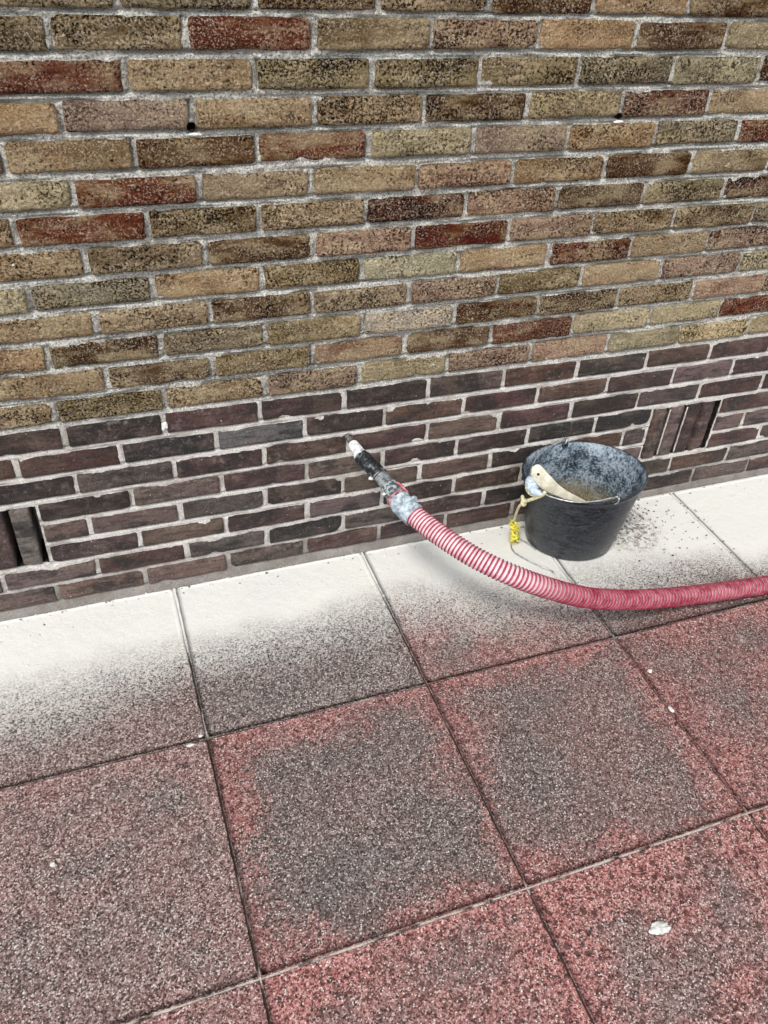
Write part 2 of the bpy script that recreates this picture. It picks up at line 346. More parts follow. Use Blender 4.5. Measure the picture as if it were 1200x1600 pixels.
# ------------------------------------------------------------------ brick wall
CH, Z0 = 0.062085, 1.28773
KEYS = 'ABCDEFGHIJKLMNOPQRSTU'
J = {
 'A': [0.237, 0.46, 0.68, 0.898, 1.116, 1.336], 'B': [0.126, 0.342, 0.564, 0.786, 1.007, 1.227, 1.443],
 'C': [0.236, 0.457, 0.675, 0.893, 1.112, 1.332, 1.557], 'D': [0.123, 0.343, 0.566, 0.782, 1.006, 1.228, 1.446],
 'E': [0.019, 0.235, 0.455, 0.673, 0.894, 1.113, 1.328, 1.55], 'F': [0.123, 0.344, 0.56, 0.779, 0.996, 1.22, 1.444],
 'G': [0.012, 0.242, 0.452, 0.674, 0.893, 1.111, 1.336, 1.558], 'H': [0.121, 0.346, 0.563, 0.783, 1.004, 1.217, 1.439, 1.67],
 'I': [0.012, 0.237, 0.456, 0.67, 0.894, 1.118, 1.338, 1.557], 'J': [0.123, 0.344, 0.563, 0.782, 0.999, 1.217, 1.441, 1.679],
 'K': [0.02, 0.241, 0.458, 0.677, 0.898, 1.114, 1.335, 1.558, 1.779], 'L': [0.122, 0.341, 0.563, 0.781, 0.999, 1.22, 1.445, 1.664],
 'M': [0.012, 0.234, 0.455, 0.673, 0.894, 1.119, 1.34, 1.556, 1.782], 'N': [0.019, 0.226, 0.437, 0.639, 0.85, 1.053, 1.262, 1.474, 1.677],
 'O': [-0.087, 0.126, 0.334, 0.543, 0.743, 0.953, 1.16, 1.368, 1.576, 1.773], 'P': [0.021, 0.235, 0.444, 0.652, 0.858, 1.059, 1.271, 1.481, 1.684, 1.904],
 'T': [-.181, .027, .24, .442, .645, .848, 1.051, 1.256, 1.462, 1.665, 1.873, 2.08], 'U': [-.073, .133, .339, .541, .746, .942, 1.148, 1.354, 1.56, 1.766, 1.975]}
CLS = {'A': 'GGTTDTD', 'B': 'gGRGPTDY', 'C': 'RTOOOGYD', 'D': 'TPTTDYmT', 'E': 'TTDRYPTGR', 'F': 'YRTTPTDG', 'G': 'TRGTmPDOm', 'H': 'TTDPRPTGG',
       'I': 'YGTOYTRTP', 'J': 'TTDTPOTPY', 'K': 'TDGOWDDTPT', 'L': 'TDOPDRYYR', 'M': 'TOTPYPPYYY', 'N': 'BBMMBgDkDM', 'O': 'DMkSBDMDMpM',
       'P': 'BgMDMgMBpMM', 'T': 'ppMgkgMkBBDgg', 'U': 'pppgMMMMBBpM'}
SEG = {'Q': [([-.072, .133, .34, .547, .745, .946, 1.154, 1.361, 1.545], 'BpMgMMkk'), ([1.778, 1.99, 2.2], 'MM')],
       'R': [([-.072, .031, .236, .442, .642, .848, 1.052, 1.262, 1.466, 1.545], 'ppgBgpBDp'), ([1.778, 1.885, 2.09, 2.295], 'ppp')],
       'S': [([-.072, .134, .34, .547, .749, .952, 1.155, 1.36, 1.545], 'MgMpBDkp'), ([1.778, 1.97, 2.175], 'Mg')]}
UPC = {'T': (.475, .332, .200), 'G': (.375, .302, .200), 'Y': (.59, .495, .31), 'R': (.22, .090, .062), 'P': (.455, .300, .218), 'O': (.335, .260, .148),
       'D': (.195, .122, .079), 'm': (.18, .088, .070), 'W': (.64, .555, .455), 'g': (.265, .215, .148)}
LOC = {'B': (.021, .0115, .0092), 'M': (.056, .0235, .0210), 'g': (.094, .066, .051), 'D': (.074, .035, .021), 'k': (.0110, .0098, .0100), 'S': (.155, .142, .132), 'p': (.120, .080, .075)}
HOLES = [(.339, 1.083, .0080), (1.2275, 1.080, .0058), (.6515, .3765, .0095)]
PITS = [(1.354, 1.167, .0042)]

wall = empty('brick_wall', (0.9, 0, 0), 'old brick wall, weathered tan courses over a darker brown base, behind the bucket', 'wall')
def edge_noise(u, seed, s): return fbm(u * s, seed * 7.13, 3, seed % 5)

def make_brick(x0, x1, zc, h, lower, color, depth=.05, gap=.011, upright=False, fine=False):
    sd = random.randint(0, 200)
    g2 = gap / 2
    a, b = x0 + g2 * random.uniform(.7, 1.35), x1 - g2 * random.uniform(.7, 1.35)
    hz = h / 2
    w = b - a
    st = .0042 if fine else (.0062 if not lower else .0068)
    nx = max(6, int(w / st)); nz = max(6, int(2 * hz / st))
    def ease(n):                                            # denser towards the edges
        t = np.linspace(-1, 1, n + 1); return np.sign(t) * (1 - (1 - np.abs(t)) ** 1.35)
    U, W = np.meshgrid(ease(nx), ease(nz), indexing='ij')
    rc = random.uniform(.004, .010) if not lower else random.uniform(.003, .006)
    BR.append((a, b, zc - hz, zc + hz, lower, upright))
    X = U * w / 2; Z = W * hz
    # irregular outline: pull edges in or out, then round the corners
    am = .0026 if not lower else .0022
    X = X * (1 + am / (w / 2) * edge_noise(Z * 60, sd + 1, 1.) * (np.abs(U) ** 4)) + am * .6 * fbm(Z * 160, X * 30, 2, 2) * np.abs(U) ** 6
    Z = Z * (1 + am / hz * (edge_noise(X * 28 + np.sign(W) * 9, sd + 2, 1.) + .45 * edge_noise(X * 150 + np.sign(W) * 5, sd + 4, 1.)) * (np.abs(W) ** 4))
    ex, ez = np.maximum(np.abs(X) - (w / 2 - rc), 0), np.maximum(np.abs(Z) - (hz - rc), 0)
    dd = np.hypot(ex, ez); k = np.where(dd > rc, rc / np.maximum(dd, 1e-9), 1)
    X = np.sign(X) * (np.minimum(np.abs(X), w / 2 - rc) + ex * k); Z = np.sign(Z) * (np.minimum(np.abs(Z), hz - rc) + ez * k)
    # face relief: slightly pillowed with worn arrises
    du = np.minimum((1 - np.abs(U)) * w / 2, (1 - np.abs(W)) * hz)
    bev = .0040 if not lower else .0030
    Y = bev * np.clip(1 - du / .006, 0, 1) ** 2
    rough = .0022 if not lower else .0009
    Y = Y + rough * fbm((X + sd) * 45, Z * 70, 3, sd % 7) + (.0016 if not lower else .0007) * fbm((X + sd) * 150, Z * 150, 2, 3)
    for _ in range(random.choice((0, 1, 1, 2, 3)) if not lower else random.choice((0, 0, 1, 1, 2))):        # a knocked corner
        cx, cz = random.choice((-1, 1, random.uniform(-1, 1))) * w / 2, random.choice((-1, 1)) * hz; rr = random.uniform(.006, .020)
        Y = Y + .006 * np.clip(1 - np.hypot((X - cx) * .7, Z - cz) / rr, 0, 1)
    Y = Y + (random.uniform(-.0025, .0020) if not lower else random.uniform(-.0022, .0004)) + random.uniform(-.006, .006) * X + random.uniform(-.02, .02) * Z
    if not upright: Z = Z + random.uniform(-.006, .006) * X
    xc = (a + b) / 2; zz = zc + random.uniform(-.0012, .0012)
    GX, GZ = X + xc, Z + zz
    for hx, hzz, r in HOLES:
        d = np.hypot(GX - hx, GZ - hzz); m = d < r * 1.08
        if m.any():
            k = np.where(m, r * 1.08 / np.maximum(d, 1e-5), 1); GX = np.where(m, hx + (GX - hx) * k, GX); GZ = np.where(m, hzz + (GZ - hzz) * k, GZ)
    for hx, hzz, r in PITS:
        d = np.hypot(GX - hx, GZ - hzz); Y = Y + .016 * np.clip((r * 1.3 - d) / (r * .6), 0, 1)
    V = np.stack([GX, Y, GZ], -1).reshape(-1, 3); F = grid_faces(nx + 1, nz + 1)
    idx = lambda i, j: i * (nz + 1) + j
    ring = [idx(i, 0) for i in range(nx)] + [idx(nx, j) for j in range(nz)] + [idx(i, nz) for i in range(nx, 0, -1)] + [idx(0, j) for j in range(nz, 0, -1)]
    back = V[ring].copy(); back[:, 1] = depth; n0 = len(V); V = np.concatenate([V, back]); L = len(ring)
    F = F[:, ::1].tolist() + [[ring[q], n0 + q, n0 + (q + 1) % L, ring[(q + 1) % L]][::-1] for q in range(L)] + [list(range(n0, n0 + L))[::-1]]
    F = [f[::-1] for f in F]
    o = mesh('brick', V, F, M_LO if lower else M_UP, wall, True, (xc, 0, zz))
    j = [max(-1.8, min(1.8, random.gauss(0, 1))) for _ in range(2)]
    s = 1 + (.20 if lower else .13) * j[0]; t_ = (.09 if lower else .05) * j[1]
    o.color = (color[0] * s * (1 + t_), color[1] * s, color[2] * s * (1 - t_), 1)
    return o

n_bricks = 0
BR = []
placed = {}                                                # course -> list of (x0, x1) built singly
for k, key in enumerate(KEYS):
    zc = Z0 - k * CH; lower = key >= 'N'; pitch = .206 if lower else .2195
    zc += (.002 if key in 'BCDE' else 0)
    if key == 'U': zc += .004
    lx = -.22 + .28 * zc / 1.29 - .02; rx = 2.04 - .50 * zc / 1.29 + .04
    pal = LOC if lower else UPC
    segs = []
    if key in SEG: segs = [(list(e), list(c)) for e, c in SEG[key]]
    else:
        e = list(J[key]); c = list(CLS[key]); e = [e[0] - pitch] + e + [e[-1] + pitch]
        while e[0] > lx: e.insert(0, e[0] - pitch); c.insert(0, random.choice(list(pal)))
        while e[-1] < rx: e.append(e[-1] + pitch); c.append(random.choice(list(pal)))
        segs = [(e, c)]
    placed[k] = [(e[0], e[-1]) for e, _ in segs]
    for e, c in segs:
        for q in range(len(c)):
            fine = key == 'C' and abs((e[q] + e[q + 1]) / 2 - 1.445) < .1
            make_brick(e[q], e[q + 1], zc, random.uniform(.0475, .0510) if not lower else random.uniform(.0465, .0500), lower, pal[c[q]], fine=fine)
            n_bricks += 1
# upright bricks of the two open vents
VZ, VH = .2325, .165
for xa, xb, cc in ((1.551, 1.593, 'p'), (1.6055, 1.652, 'p'), (1.6635, 1.706, 'M'), (1.7155, 1.760, 'M'), (-.129, -.085, 'S'), (-.185, -.141, 'M'), (-.241, -.197, 'g'), (-.297, -.253, 'M')):
    make_brick(xa, xb, VZ, VH, True, tuple(v * .95 for v in LOC[cc]), depth=.09, gap=.003, upright=True); n_bricks += 1
placed[16] += [(-.31, -.07), (1.54, 1.78)]; placed[17] += [(-.31, -.07), (1.54, 1.78)]; placed[18] += [(-.31, -.07), (1.54, 1.78)]

# mortar: one finely modelled sheet with raked joints, cracks along the bricks, drilled holes and the open vent slots
def mortar_sheet(xa, xb, za, zb, sx, sz):
    xs = np.arange(xa, xb + sx / 2, sx); zs = np.arange(za, zb + sz / 2, sz)
    X, Z = np.meshgrid(xs, zs, indexing='ij')
    low = np.clip((.512 - Z) / .02, 0, 1)
    rec = .0052 * (1 - low) + .0027 * low
    Y = rec + (.0030 * (1 - low) + .0013 * low) * fbm(X * 34, Z * 60, 3, 1) + (.0024 * (1 - low) + .0012 * low) * fbm(X * 140, Z * 140, 2, 5)
    Y += .0045 * (1 - low) * np.clip(fbm(X * 9, Z * 9, 2, 9) - .1, 0, 1)
    Y -= .0028 * low * np.clip(fbm(X * 11, Z * 11, 3, 12) - .50, 0, 1)                     # here and there mortar smeared over an arris
    gap = np.zeros_like(Y)
    for a, b, z0, z1, lw, up in BR:                       # shrinkage gaps: under each brick, less often above and at the ends
        i0, i1 = np.searchsorted(xs, a - .006), np.searchsorted(xs, b + .006); k0, k1 = np.searchsorted(zs, z0 - .010), np.searchsorted(zs, z1 + .010)
        if i1 <= i0 or k1 <= k0: continue
        x, z = X[i0:i1, k0:k1], Z[i0:i1, k0:k1]; amp = .55 if lw else 1.
        nz = np.clip(.50 + 1.0 * fbm(x * 13, z * 0 + z0 * 97, 2, 8), 0, 1); nt = np.clip(.28 + 1.1 * fbm(x * 15, z * 0 + z0 * 53 + 4, 2, 6), 0, 1)
        g = np.exp(-((z - z0 + .0014) / .0029) ** 2) * nz * .022 * amp + np.exp(-((z - z1 - .0012) / .0026) ** 2) * nt * .012 * amp
        ne = np.clip(.35 + .9 * fbm(x * 0 + a * 91, z * 30, 2, 7), 0, 1)
        g = np.maximum(g, (np.exp(-((x - b - .001) / .003) ** 2) * ne * .014 + np.exp(-((x - a + .001) / .003) ** 2) * (1 - ne) * .009) * amp * (z > z0) * (z < z1))
        gap[i0:i1, k0:k1] = np.maximum(gap[i0:i1, k0:k1], g)
    Y += gap
    Y -= .0075 * np.clip((.016 - Z) / .016, 0, 1) * (1 + .6 * fbm(X * 40, Z * 0, 3, 2)) * np.clip((2.2 - X) / 1.6, .25, 1)     # smeared fillet at the foot
    kill = np.zeros(X.shape, bool)
    for x0, x1 in ((1.549, 1.776), (-.305, -.0735)): kill |= (X > x0) & (X < x1) & (Z > VZ - .0815) & (Z < VZ + .0815)
    for hx, hz, r in HOLES:
        d = np.hypot(X - hx, Z - hz); kill |= d < r * .62
        m = (d < r * 1.45); k = np.where(m, np.maximum(d, r * 1.02) / np.maximum(d, 1e-6), 1)
        X = hx + (X - hx) * k; Z = hz + (Z - hz) * k
    F = grid_faces(len(xs), len(zs)); kf = kill.ravel()
    return np.stack([X, Y, Z], -1).reshape(-1, 3), F[~kf[F].any(1)]
V, F = mortar_sheet(-.56, 2.44, -.012, 1.40, .0046, .0027)
mesh('mortar', V, F, M_MORTAR, wall)
for hx, hz, r in HOLES[:2]:
    P = np.array([(hx, .0045, hz), (hx + .001, .03, hz), (hx, .058, hz)])
    v, f = tube(P, [r * 1.06, r * 1.05, r * .9], 14, False)
    disc = [list(range(28, 42))]
    mesh('drill_hole', v, f + disc, M_HOLE_SHADE, wall)  # lining and end cap coloured near-black to paint the hole's shade
for x0, x1 in ((1.5485, 1.7765), (-.3055, -.073)):            # hollow behind the open vent bricks, its shade painted on in near-black
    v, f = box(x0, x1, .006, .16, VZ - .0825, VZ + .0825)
    mesh('vent_cavity_shade', v, [q for q in f if q != [0, 4, 5, 1]], M_HOLE_SHADE, wall, False)
for xe in (1.6035, 1.6615):                                  # thin mortar edges left standing between the vent bricks
    zz = np.linspace(VZ - .076, VZ + .076, 24)
    P = np.stack([xe + .0008 * fbm(zz * 60, 0, 2, 3), .002 + .001 * fbm(zz * 90, 1, 2, 4), zz], 1)
    mesh('mortar_edge', *tube(P, lambda i, t: .0021 * (1 + .35 * fbm(i * .7, t, 2, 5)), 6), M_MORTAR, wall)
for (hx, hz), s in (((.343, 1.0705), (.012, .0022, .0028)), ((1.2275, 1.0690), (.012, .0022, .0030)), ((.227, .477), (.0085, .0008, .0095)), ((.1265, .476), (.0032, .002, .021)), ((.2215, .469), (.004, .0014, .005))):
    v, f = lump((hx, .0015 if hz < .6 else .004, hz), s, hx * 10, 3, .45, 2.2)
    mesh('mortar_smear', v, f, M_PLASTER, wall)

# wall outside the picture: plain bricks and backing, joined
parts = []
lo_parts = []
for k in range(-28, 21):
    zc = Z0 - k * CH; pitch = .206 if k >= 13 else .2195; shift = (k % 2) * pitch / 2 + .0131
    x = -2.6 + shift
    while x < 4.4:
        a, b = x + .0055, x + pitch - .0055
        blk = placed.get(k, [])
        if not any(b > p0 and a < p1 for p0, p1 in blk):
            y = random.uniform(-.0015, .002); (lo_parts if k >= 13 else parts).append(box(a, b, y, .05, zc - .0245, zc + .0245))
        x += pitch
V, F = join(parts); o = mesh('outer_brickwork', V, F, M_UP, wall, False); o.color = (.28, .20, .12, 1); o['kind'] = 'stuff'
V, F = join(lo_parts); o = mesh('outer_base_brickwork', V, F, M_LO, wall, False); o.color = (.08, .055, .046, 1); o['kind'] = 'stuff'
V, F = join([box(-2.7, -.556, .0065, .30, -.05, 3.05), box(2.436, 4.5, .0065, .30, -.05, 3.05), box(-.556, 2.436, .0065, .30, 1.396, 3.05), box(-.556, 2.436, .095, .30, -.05, 1.396)])
o = mesh('wall_core', V, F, M_MORTAR, wall, False)

# ------------------------------------------------------------------ ground and paving slabs
V = np.array([(-40, -40, -.035), (40, -40, -.035), (40, 40, -.035), (-40, 40, -.035)], float)
M_GROUND = simple('grey_concrete_ground', (.16, .145, .135), (.26, .24, .22), 12, .9, .4, .004)
tag(mesh('ground', V, [[0, 1, 2, 3]], M_GROUND, None, False), kind='structure', label='flat ground under and around the paving')
pav = empty('pavement', (.9, -1.2, 0), 'reddish exposed aggregate paving slabs dusted white along the wall', kind='structure')
TX, TY, TX0, TY0 = .50146, .49901, .19584, .48199
# bedding sand that shows in the joints
xs = np.arange(-.85, 2.75, .012); ys = np.arange(-2.1, .012, .012); X, Y = np.meshgrid(xs, ys, indexing='ij')
Zs = -.0042 + .0022 * fbm(X * 40, Y * 40, 3, 4) + .0040 * np.clip((Y + .24) / .10, 0, 1)
Zs = np.minimum(Zs, -.0016 - .0012 * vnoise(X * 60, Y * 60, 5))
mesh('joint_sand', np.stack([X, Y, Zs], -1).reshape(-1, 3), grid_faces(len(xs), len(ys)), M_JOINT, pav)
V, F = join([box(-2.7, 4.5, -4.2, .02, -.034, -.012)]); mesh('bedding', V, F, M_JOINT, pav, False)

def slab_mesh(w, d, seed, drop=.0016):
    n = 40; t = np.linspace(-1, 1, n + 1); U, W = np.meshgrid(t, t, indexing='ij')
    X = U * w / 2; Y = W * d / 2
    X += np.abs(U) ** 30 * np.sign(U) * (-.0004 + .0016 * fbm(Y * 45, seed + np.sign(U), 3, 1)); Y += np.abs(W) ** 30 * np.sign(W) * (-.0004 + .0016 * fbm(X * 45, seed + 7 + np.sign(W), 3, 2))
    Z = .0006 * fbm(X * 30 + seed, Y * 30, 3, 3) - .0003
    V = np.stack([X, Y, Z], -1).reshape(-1, 3); F = grid_faces(n + 1, n + 1).tolist(); m = n + 1
    ring = [i * m for i in range(n)] + [n * m + j for j in range(n)] + [i * m + n for i in range(n, 0, -1)] + [j for j in range(n, 0, -1)]
    V2 = V.copy()
    r1 = V[ring].copy(); r1[:, 0] *= 1 + .0013 / (w / 2); r1[:, 1] *= 1 + .0013 / (d / 2); r1[:, 2] -= drop + drop * .6 * np.abs(fbm(r1[:, 0] * 60 + seed, r1[:, 1] * 60, 2, 6))
    r2 = r1.copy(); r2[:, 2] = -.03; L = len(ring); n0 = len(V)
    for A, B in ((ring, list(range(n0, n0 + L))), (list(range(n0, n0 + L)), list(range(n0 + L, n0 + 2 * L)))):
        F += [[A[q], B[q], B[(q + 1) % L], A[(q + 1) % L]] for q in range(L)]
    V = np.concatenate([V2, r1, r2])
    me = bpy.data.meshes.new('paving_slab'); me.from_pydata(V.tolist(), [], F); me.polygons.foreach_set('use_smooth', [True] * len(me.polygons)); me.update()
    me.materials.append(M_SLAB); return me
gx, gy = .0030, .0030
SM = [slab_mesh(TX - gx - .0026, TY - gy - .0026, s) for s in (1, 2, 3, 4)]
SM0 = [slab_mesh(TX - gx - .0026, TY0 - gy / 2 - .004 - .0026, s, .0009) for s in (5, 6)]
SC = {(0, -1): (.20, .02, .15), (0, 0): (.05, .02, .10), (0, 1): (.50, .16, .30), (0, 2): (.45, .80, .10), (0, 3): (.3, .3, .3),
      (1, -1): (.24, .04, .30), (1, 0): (.14, .46, .82), (1, 1): (.26, .48, .84), (1, 2): (.58, .46, .90), (1, 3): (.6, .2, .9),
      (2, -1): (.24, .10, .50), (2, 0): (.58, .16, .95), (2, 1): (.72, .16, 1.), (2, 2): (.95, .06, 1.)}
for r in range(0, 8):
    for c in range(-4, 7):
        me = SM0[(c + r) % 2] if r == 0 else SM[(c * 3 + r) % 4]
        o = bpy.data.objects.new('paving_slab', me)
        yc = -(TY0 - gy / 2 + .003) / 2 if r == 0 else -(TY0 + TY * (r - .5)) + (.0006 if r == 1 else -.0002 if r == 2 else 0)
        o.location = Vector((TX0 + (c + .5) * TX, yc, random.uniform(-.0006, .0008) * (.5 if r == 0 else 1) + (.0010 if r == 1 else 0))) - pav.location
        if r: o.rotation_euler = (random.uniform(-.0018, .0018), random.uniform(-.0018, .0018), random.choice((0, 1)) * math.pi)
        o.color = (*SC.get((r, c), (random.uniform(.2, .5), random.uniform(0, .2), random.uniform(.3, .9))), 1)
        link(o, pav)

# dust swept into the ends of the joints at the wall
for c in range(-1, 5):
    ln = random.uniform(.07, .11); ys = np.linspace(-.001, -ln, 50); xs = np.linspace(-.0065, .0065, 9); Xd, Yd = np.meshgrid(xs, ys, indexing='ij')
    Zd = -.0010 + .0004 * fbm(Yd * 90 + c, Xd * 200, 2, 4) - .0030 * np.clip((-Yd - ln * .55) / (ln * .45), 0, 1)
    d_ = mesh('joint_dust', np.stack([Xd + TX0 + c * TX, Yd, Zd], -1).reshape(-1, 3), [f[::-1] for f in grid_faces(9, 50).tolist()], M_SLAB, pav); d_.color = (.05, 0, .0, 1)

# ------------------------------------------------------------------ bucket
BX, BY, RB, RT, BH, TA, TB, EC, PH, OX, OY = 1.2766, -.1106, .1195, .1586, .2531, -.0891, .0477, .2215, 1.1939, -.0177, -.0217
def ring_at(t, dr, n=72, dz=0.):
    """cross-section ring at height fraction t, radius offset dr"""
    th = np.linspace(0, 2 * math.pi, n, endpoint=False)
    r = RB + (RT - RB) * t + dr; e = EC * (.8 + .2 * t)
    a = r * np.cos(th) * (1 - e); b = r * np.sin(th); cp, sp = math.cos(PH), math.sin(PH)
    P = np.stack([a * cp - b * sp, a * sp + b * cp, 0 * th], 1)
    Rm = np.array(Matrix.Rotation(TA * t ** 1.5, 3, 'Y') @ Matrix.Rotation(TB * t ** 1.5, 3, 'X'))
    P = P @ Rm.T; return P + [BX + OX * t, BY + OY * t, BH * t + dz]
bucket = empty('bucket', (BX, BY, 0), 'black rubber mason bucket with grey cement stains standing by the wall', 'bucket')
prof = [(0, -.020, .003, 0), (0, -.008, .0015, 0), (0, -.002, .003, 0), (.03, -.0005, 0, 0), (.25, .0006, 0, 0), (.5, 0, 0, 0), (.75, .0, 0, 0), (.9, .0005, 0, 0), (.945, .0006, 0, 0), (.955, .0042, 0, 0), (.985, .0052, 0, 0), (1., .0035, .001, 0), (1., .0005, .0022, 0),
        (1., -.0028, .001, .6), (.97, -.0042, 0, 1), (.85, -.0045, 0, 1), (.6, -.0045, 0, 1), (.35, -.0045, 0, 1), (.1, -.005, 0, 1), (.05, -.009, 0, 1), (.05, -.05, 0, 1)]
Vb = []; ins = []
for q, (t, dr, dz, i_) in enumerate(prof):
    rg = ring_at(t, dr, 72, dz)
    if q > 2: rg[:, :2] += .0012 * np.stack([fbm(rg[:, 0] * 14, rg[:, 2] * 10 + 3, 2, 1), fbm(rg[:, 1] * 14, rg[:, 2] * 10, 2, 2)], 1)
    Vb.append(rg); ins += [i_] * 72
F = grid_faces(len(prof), 72, 0, True).tolist(); F += [list(range(72))[::-1], list(range((len(prof) - 1) * 72, len(prof) * 72))]
ob = mesh('bucket_body', np.concatenate(Vb), F, M_BUCKET, bucket, True, (BX, BY, 0))
at = ob.data.attributes.new('inside', 'FLOAT', 'POINT'); at.data.foreach_set('value', ins)

bail_pts = [[1.2685, -.0075, .2700], [1.2239, -.0155, .2652], [1.1829, -.0314, .2596], [1.1436, -.0642, .2533], [1.1158, -.101, .2487], [1.1050, -.1359, .2466],
            [1.1106, -.1711, .246], [1.1257, -.2005, .2463], [1.1671, -.2350, .2480], [1.2227, -.2510, .2508], [1.2700, -.2545, .2550]]
P, _ = resample(catmull(bail_pts, 10), .004)
def loop(c, ax1, ax2, r):
    th = np.linspace(.3, 2 * math.pi + .1, 16); return np.array(c) + r * (np.cos(th)[:, None] * np.array(ax1) + np.sin(th)[:, None] * np.array(ax2))
handle = mesh('handle', *tube(P, .0022, 8), M_WIRE, bucket)
for c_, out in (((1.2690, -.0070, .2690), (0.2, 1, 0)), ((1.2760, -.2585, .2520), (.45, -.9, 0))):
    o3 = np.array(out) / np.linalg.norm(out)
    mesh('handle_hook', *tube(loop(np.array(c_) - [0, 0, .004], (0.3, 0, .95), o3 * .75, .0100), .0024, 7), M_WIRE, bucket)
    t_ = np.array([o3[1], -o3[0], 0])
    v, f = lump(np.array(c_) - [0, 0, .012] - o3 * .0045, (.010, .006, .009), 3, 2, .12); mesh('ear', v, f, M_BUCKET, bucket)
# pale tape grip bound on the handle
gp, _ = resample(catmull([[1.1142, -.104, .2484], [1.1052, -.132, .2452], [1.1055, -.158, .2425], [1.1125, -.178, .2445]], 10), .0012)
sg = np.arange(len(gp)) / len(gp)
def grad(i, th):
    s = i / len(gp); return .0035 + .0100 * np.sin(np.clip(s * 1.02, 0, 1) * math.pi) ** .8 * (1 + .50 * fbm(i * .16, np.cos(th) * 1.6 + 1.1 * np.sin(th), 3, 2)) + .0016 * fbm(i * .9, th * 2.2, 2, 4)
gv, gf = tube(gp - np.array([.004, .002, .003]), grad, 20); mesh('handle_grip', gv, gf, M_RAG, bucket)
# residue inside
n = 48; rg = ring_at(.36, -.0045, n); c0 = rg.mean(0); Vs = [c0[None]]
for s in (.2, .4, .6, .8, .93, 1.0): Vs.append(c0 + (rg - c0) * s)
Vs = np.concatenate(Vs); Vs[:, 2] = c0[2] + .006 * fbm(Vs[:, 0] * 40, Vs[:, 1] * 40, 3, 1) + .02 * np.clip(np.hypot(Vs[:, 0] - c0[0], Vs[:, 1] - c0[1]) / .12 - .6, 0, 1)
F = [[0, 1 + j, 1 + (j + 1) % n] for j in range(n)]
for q in range(5): F += [[1 + q * n + j, 1 + (q + 1) * n + j, 1 + (q + 1) * n + (j + 1) % n, 1 + q * n + (j + 1) % n] for j in range(n)]
tag(mesh('lime_residue', Vs, F, M_SLUDGE, None, True, (BX, BY, 0)), 'murky greenish lime residue in the bottom of the black bucket', 'residue', kind='stuff')

# ------------------------------------------------------------------ brush in the bucket
brush = empty('brush', (1.25, -.13, .1), 'wooden handled brush with straw bristles leaning inside the black bucket', 'brush')
hp = catmull([[1.1385, -.0775, .2560], [1.1470, -.0950, .2430], [1.1650, -.1130, .2270], [1.1890, -.1300, .2075], [1.2130, -.1440, .1890], [1.2360, -.1560, .1720], [1.2600, -.1680, .1540]], 12)
hp, _ = resample(hp, .004)
T, A, B = frames(hp); side = np.array([.62, -.55, -.55]); 
hw_s = np.array([0, .02, .06, .14, .30, .45, .60, .75, 1.0]); hw_w = np.array([.006, .0125, .0175, .0205, .0205, .0155, .0118, .0110, .014])
Vh = []; seg = 16; view_n = np.array([-.55, -.62, .56])
for i, pt in enumerate(hp):
    s = i / (len(hp) - 1); t = T[i]; nrm = view_n - t * view_n.dot(t); nrm /= np.linalg.norm(nrm); sd_ = np.cross(t, nrm); w = np.interp(s, hw_s, hw_w)
    pc = pt + sd_ * .006 * math.sin(s * 5.2)
    for q in range(seg):
        th = 2 * math.pi * q / seg; cx, sx = math.cos(th), math.sin(th)
        Vh.append(pc + sd_ * w * np.sign(cx) * abs(cx) ** .45 + nrm * .0055 * np.sign(sx) * abs(sx) ** .30 * (.35 + .65 * min(1, s * 12)))
hF = grid_faces(len(hp), seg, 0, True).tolist() + [list(range(seg))[::-1], list(range((len(hp) - 1) * seg, len(hp) * seg))]
bh = mesh('brush_handle', np.array(Vh), hF, M_WOOD, brush)
i = int(.13 * len(hp)); t = T[i]; nrm = view_n - t * view_n.dot(t); nrm /= np.linalg.norm(nrm)
pc = hp[i] + np.cross(t, nrm) * .006 * math.sin(i / (len(hp) - 1) * 5.2)
mesh('hanging_hole_shade', *tube(np.array([pc + nrm * .0030, pc + nrm * .0060]), .0036, 12), M_HOLE_SHADE, bh)  # solid dark disc on the wood, painting the shade of a hole
v, f = box(-.055, .055, -.028, .028, -.011, .011)
Rz = np.array(Matrix.Rotation(-.35, 3, 'Z') @ Matrix.Rotation(.45, 3, 'Y')); mesh('brush_head', np.asarray(v) @ Rz.T + [1.268, -.152, .142], f, M_WOOD, brush, False)
tubes = []
for q in range(520):
    a0 = np.array([random.uniform(-.05, .055), random.uniform(-.024, .026), .0]) @ Rz.T + [1.270, -.148, .140]
    dirn = np.array([random.gauss(.28, .35), random.gauss(.85, .35), random.gauss(-.18, .28)]); dirn /= np.linalg.norm(dirn); L = random.uniform(.05, .095)
    bend = np.array([random.gauss(0, .3), random.gauss(0, .3), random.gauss(-.3, .3)]) * L * .5
    pts = [a0, a0 + dirn * L * .5, a0 + dirn * L + bend]
    for pp in pts: pp[2] = max(pp[2], .098 + random.uniform(0, .012))
    tubes.append(tube(catmull(pts, 4), .0005, 4, False))
V, F = join(tubes); mesh('bristles', V, F, M_BRISTLE, brush)

